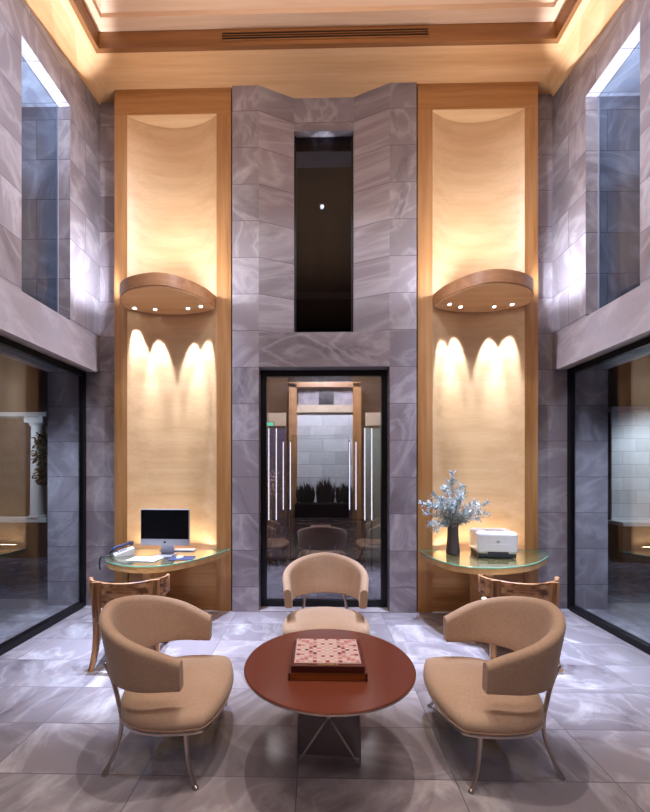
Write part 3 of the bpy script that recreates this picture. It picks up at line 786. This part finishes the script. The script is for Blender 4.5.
# dark shrubs in a trough in front of the tiles
tr = thing('planter_trough', 'long black planter in front of the white tiled wall beyond the glass door', 'planter', (.14, YF-.36, 0))
mb = MB(); mb.box(-.58, .58, -.16, .16, 0, 1.12, .006); mb.build('trough', M['black'], tr)
mb = MB(); mb.box(-.56, .56, -.14, .14, 1.12, 1.135); mb.build('soil', M['rubber'], tr)
for i, (x, lab) in enumerate(((-.24, 'dark spiky shrub before the white tiles, on the computer-desk side of the planter'), (.14, 'dark spiky shrub in the middle of the planter beyond the glass door'), (.52, 'dark spiky shrub before the white tiles, on the printer side of the planter'))):
    sh = thing('spiky_shrub', lab, 'plant', (x, YF-.36, 1.137), 0, 'dark shrubs beyond the glass door')
    rnd = random.Random(11+i)
    mb = MB(); mb.tube([(0, 0, 0), (0, 0, .10)], .03, 8); mb.build('stem', M['plant_black'], sh)
    mb = MB()
    for q in range(300):
        b0 = Vector((rnd.uniform(-.155, .155), rnd.uniform(-.1, .1), rnd.uniform(.0, .05))); lx = max(-.06, min(.06, rnd.gauss(0, .06))); L = (rnd.uniform(.12, .52) if i == 1 else rnd.uniform(.10, .40))*(1-abs(b0.x)*1.5)
        a = rnd.uniform(0, 2*PI); sd = Vector((-math.sin(a), math.cos(a), 0))*.013
        m1 = b0+Vector((lx*.4, 0, L*.6)); e = b0+Vector((lx, rnd.gauss(0, .03), L))
        e.x = max(-.185, min(.185, e.x))
        mb.face([mb.v(b0-sd), mb.v(b0+sd), mb.v(m1+sd), mb.v(m1-sd)]); mb.face([mb.v(m1-sd), mb.v(m1+sd), mb.v(e)])
    mb.build('foliage', M['plant_black'], sh, recalc=False)
# vertical light strips on glass screens beyond the door
names = ['first', 'second', 'third', 'fourth', 'fifth', 'sixth', 'seventh', 'eighth']
for i, (px, y) in enumerate(((268.8, 6.9), (276.3, 6.9), (283.3, 7.3), (290.4, 7.3), (349.6, 7.3), (356, 7.3), (364.8, 6.9), (371.7, 6.9))):
    x = (px-318)/394*y
    s_ = thing('light_strip', names[i]+' thin vertical white light strip beyond the glass door, counted from the computer-desk side', 'light strip', (x, y, 0), 0, 'vertical light strips beyond the glass door')
    zt, zb = (2.29, 1.035) if y > 7.2 else (2.50, .89)
    mb = MB(); mb.box(-.0075, .0075, -.008, .008, zb, zt); mb.build('tube', M['led_strip'], s_)
    mb = MB(); mb.box(-.014, .014, .008, .02, 0, zt+.03); mb.build('channel', M['black'], s_)
sg = thing('exit_sign', 'small glowing green sign above the first light strips beyond the door', 'sign', (-.86, 6.8, 2.53))
mb = MB(); mb.box(-.09, .09, -.012, .0, 0, .06, .003); mb.build('panel', M['green_sign'], sg)
mb = MB(); mb.box(-.10, .10, .0, .03, -.01, .07, .003); mb.build('housing', M['black'], sg)
mb = MB(); mb.box(-.004, .004, .01, .02, .07, 4.0); mb.build('hanger', M['black'], sg)
# screens behind the light strips, a beam over them and a small blossom tree
add_box_struct('wall_screen_left', plain('navy_screen', srgb(66,72,108), .4), -1.9, -.62, 7.62, 7.66, 0, 2.62)
add_box_struct('wall_screen_right', plain('sage_screen', srgb(146,170,156), .4), .92, 2.05, 7.62, 7.66, 0, 2.62)
add_box_struct('trim_17', M['pale'], -1.9, -.62, 7.58, 7.68, 2.62, 2.87)
add_box_struct('trim_18', M['pale'], .92, 2.05, 7.58, 7.68, 2.62, 2.87)
bt = thing('blossom_tree', 'small pink blossom tree before the navy screen beyond the glass door', 'tree', (-.90, 7.42, 0))
mb = MB(); mb.tube([(0, 0, 0), (.02, 0, .7), (-.01, 0, 1.4)], [.03, .025, .012], 8); mb.build('trunk', M['stem'], bt)
mb = MB(); rnd = random.Random(9)
for k in range(260):
    p0 = Vector((rnd.gauss(0, .075), rnd.gauss(0, .06), 1.5+rnd.gauss(0, .13))); ax = Vector((rnd.uniform(-1,1), rnd.uniform(-1,1), rnd.uniform(-1,1))).normalized(); up = ax.orthogonal().normalized()
    mb.face([mb.v(p0), mb.v(p0+ax*.025+up*.012), mb.v(p0+ax*.05), mb.v(p0+ax*.025-up*.012)])
mb.build('blossom', plain('pink_blossom', srgb(226,196,190), .7), bt, recalc=False)
# planting pool side partitions
mb = MB(); mb.box(-2.4, -1.9, 5.4, YF+.3, 0, 4.2); mb.box(2.05, 2.55, 5.4, YF+.3, 0, 4.2); struct(mb.build('wall_hall_sides', M['brown_wall']))
mb = MB(); mb.box(-2.4, 2.55, 5.4, YF+.3, 4.1, 4.2); struct(mb.build('ceiling_hall', M['plaster']))

# ------------------------------------------------------------------ lights
def light(kind, name, loc, energy, col, **kw):
    L = bpy.data.lights.new(name, kind); L.energy = energy; L.color = col
    tgt = kw.pop('target', None)
    for k_, v_ in kw.items(): setattr(L, k_, v_)
    o = bpy.data.objects.new(name, L); COL.objects.link(o); o.location = loc
    if tgt is not None: o.rotation_euler = (Vector(tgt)-Vector(loc)).to_track_quat('-Z', 'Y').to_euler()
    return o
COOL = (.62, .73, 1.0)
for s in (-1, 1):
    for dx in (-.30, .0, .30):
        x = CX+s*1.90+dx
        light('SPOT', 'shelf_uplight', (x, 4.44, ZS+.19), 4.5, (1, .92, .82), spot_size=math.radians(174), spot_blend=.5, shadow_soft_size=.05, target=(x, 4.45, 7))
    for dx in (-.2, .2):
        x = CX+s*1.90+dx
        light('SPOT', 'niche_uplight', (x, 4.48, ZS+.19), 30, (1, .91, .78), spot_size=math.radians(80), spot_blend=.9, shadow_soft_size=.05, target=(x, 5.05, 5.5))
    # whiter lamps at the two ends of the shelf washing the stone on either side
    light('SPOT', 'stone_uplight', (CX+s*2.36, 4.62, ZS+.17), 60, (.82, .88, 1), spot_size=math.radians(108), spot_blend=.6, shadow_soft_size=.03, target=(CX+s*3.0, 4.66, 4.12))
    light('SPOT', 'stone_uplight', (CX+s*1.58, 4.47, ZS+.17), 30, (.86, .90, 1), spot_size=math.radians(150), spot_blend=.5, shadow_soft_size=.03, target=(CX+s*.9, 4.66, 4.6))
for (x, y) in DL+DR:
    light('SPOT', 'shelf_spot', (x, y, ZS-.02), 150, (.88, .92, 1), spot_size=math.radians(30), spot_blend=.6, shadow_soft_size=.012, target=(x, y+.38, 2.2))
    light('SPOT', 'shelf_spill', (x, y-.1, ZS-.02), 44, (.90, .93, 1), spot_size=math.radians(40), spot_blend=1.0, shadow_soft_size=.05, target=(x, y+.05, 1.2))
# cool lamps in the ceiling slot over the end of the room
for x in (-2.0, -1.25, 1.4, 2.15):
    light('SPOT', 'slot_lamp', (x, 4.2, 6.7), 2800, COOL, spot_size=math.radians(30), spot_blend=1.0, shadow_soft_size=.06, target=(x*1.0, 4.15, 0))
for x in (-.55, .75):
    light('SPOT', 'table_lamp', (x, 2.75, 7.05), 420, (1, .90, .80), spot_size=math.radians(40), spot_blend=1.0, shadow_soft_size=.05, target=(x*1.3, 2.65, 0))
# unseen overhead fill, added for ambient light in the room
for x in (-1.4, 1.55):
    for y, en in ((-2.4, 26), (.8, 40)):
        light('AREA', 'ceiling_fill', (x, y, 7.0), en, (1, .93, .90), shape='DISK', size=.7, target=(x, y, 0))
light('AREA', 'tray_fill', (CX, 1.5, 6.1), 84, (1, .91, .82), shape='RECTANGLE', size=3.6, size_y=4.0, target=(CX, 1.5, 10))  # unseen upward panel hung in mid-room, added to brighten the tray ceiling
# cool fill spots added to brighten the stone walls
for s in (-1, 1):
    light('SPOT', 'wall_fill', (CX-s*.6, 2.4, 6.72), 850, (.74, .82, 1), spot_size=math.radians(74), spot_blend=1.0, shadow_soft_size=.15, target=(CX+s*2.9, 3.5, 3.9))
light('SPOT', 'wall_fill', (CX, 2.9, 6.72), 230, (.80, .86, 1), spot_size=math.radians(46), spot_blend=1.0, shadow_soft_size=.035, target=(CX, 5, 3.6))
# desk glow behind the worktop
for x in (-1.8, 1.95):
    light('AREA', 'desk_glow', (x, 4.93, ZD+.03), 3.0, (1, .74, .45), shape='RECTANGLE', size=.9, size_y=.03, target=(x, 4.98, 2))
# beyond the glass
light('SPOT', 'outer_lamp', (6.9, 6.7, 2.7), 120, (.85, .92, 1), spot_size=math.radians(120), spot_blend=.6, shadow_soft_size=.2, target=(6.9, 8, 1.3))
light('SPOT', 'outer_lamp', (-6.3, 6.6, 2.6), 75, (.85, .92, 1), spot_size=math.radians(120), spot_blend=.6, shadow_soft_size=.2, target=(-6.1, 8, 1.5))
light('AREA', 'hall_lamp', (.15, 6.6, 3.9), 130, (.92, .94, 1), size=.8, target=(.15, 8, 1.9))
for s in (-1, 1):
    light('SPOT', 'outer_floor_lamp', (CX+s*3.36, 3.3, 3.0), 260, (.78, .86, 1), spot_size=math.radians(120), spot_blend=.8, shadow_soft_size=.05, target=(CX+s*3.5, 4.0, 0))
    light('SPOT', 'well_fill', (CX+s*3.36, 4.08, 3.5), 480, (.80, .89, 1), spot_size=math.radians(30), spot_blend=.5, shadow_soft_size=.03, target=(CX+s*3.36, 4.08, 9))  # unseen spot added outside the pane to light the well stone
    light('SPOT', 'soffit_fill', (CX+s*2.98, 4.08, 3.47), 800, (.82, .89, 1), spot_size=math.radians(26), spot_blend=.5, shadow_soft_size=.03, target=(CX+s*2.98, 4.08, 9))  # unseen spot added on the sill to brighten the window soffit
light('SPOT', 'soffit_fill', (CX, 5.11, 3.50), 260, (.80, .88, 1), spot_size=math.radians(8), spot_blend=.5, shadow_soft_size=.02, target=(CX, 5.36, 9))  # same added soffit light for the window over the door

wd = bpy.data.worlds.new('World'); scene.world = wd; wd.use_nodes = True
wd.node_tree.nodes['Background'].inputs[0].default_value = (.16, .19, .28, 1); wd.node_tree.nodes['Background'].inputs[1].default_value = .25

# ------------------------------------------------------------------ camera and view
cam = bpy.data.cameras.new('Camera'); co = bpy.data.objects.new('Camera', cam); COL.objects.link(co)
co.location = (0, 0, 1.75); co.rotation_euler = (PI/2, 0, math.radians(1.15))
cam.sensor_fit = 'HORIZONTAL'; cam.sensor_width = 36; cam.lens = 394/650*36
cam.shift_x = 15/650; cam.shift_y = 65/650; cam.clip_start = .05
scene.camera = co
vs = scene.view_settings; vs.view_transform = 'Standard'; vs.look = 'None'; vs.gamma = 1; vs.use_curve_mapping = False; vs.exposure = 0.16
scene.display_settings.display_device = 'sRGB'
cy = scene.cycles; cy.max_bounces = 10; cy.diffuse_bounces = 5; cy.glossy_bounces = 5; cy.transparent_max_bounces = 12
cy.use_denoising = True; cy.sample_clamp_indirect = 6.0; cy.caustics_reflective = False; cy.caustics_refractive = False
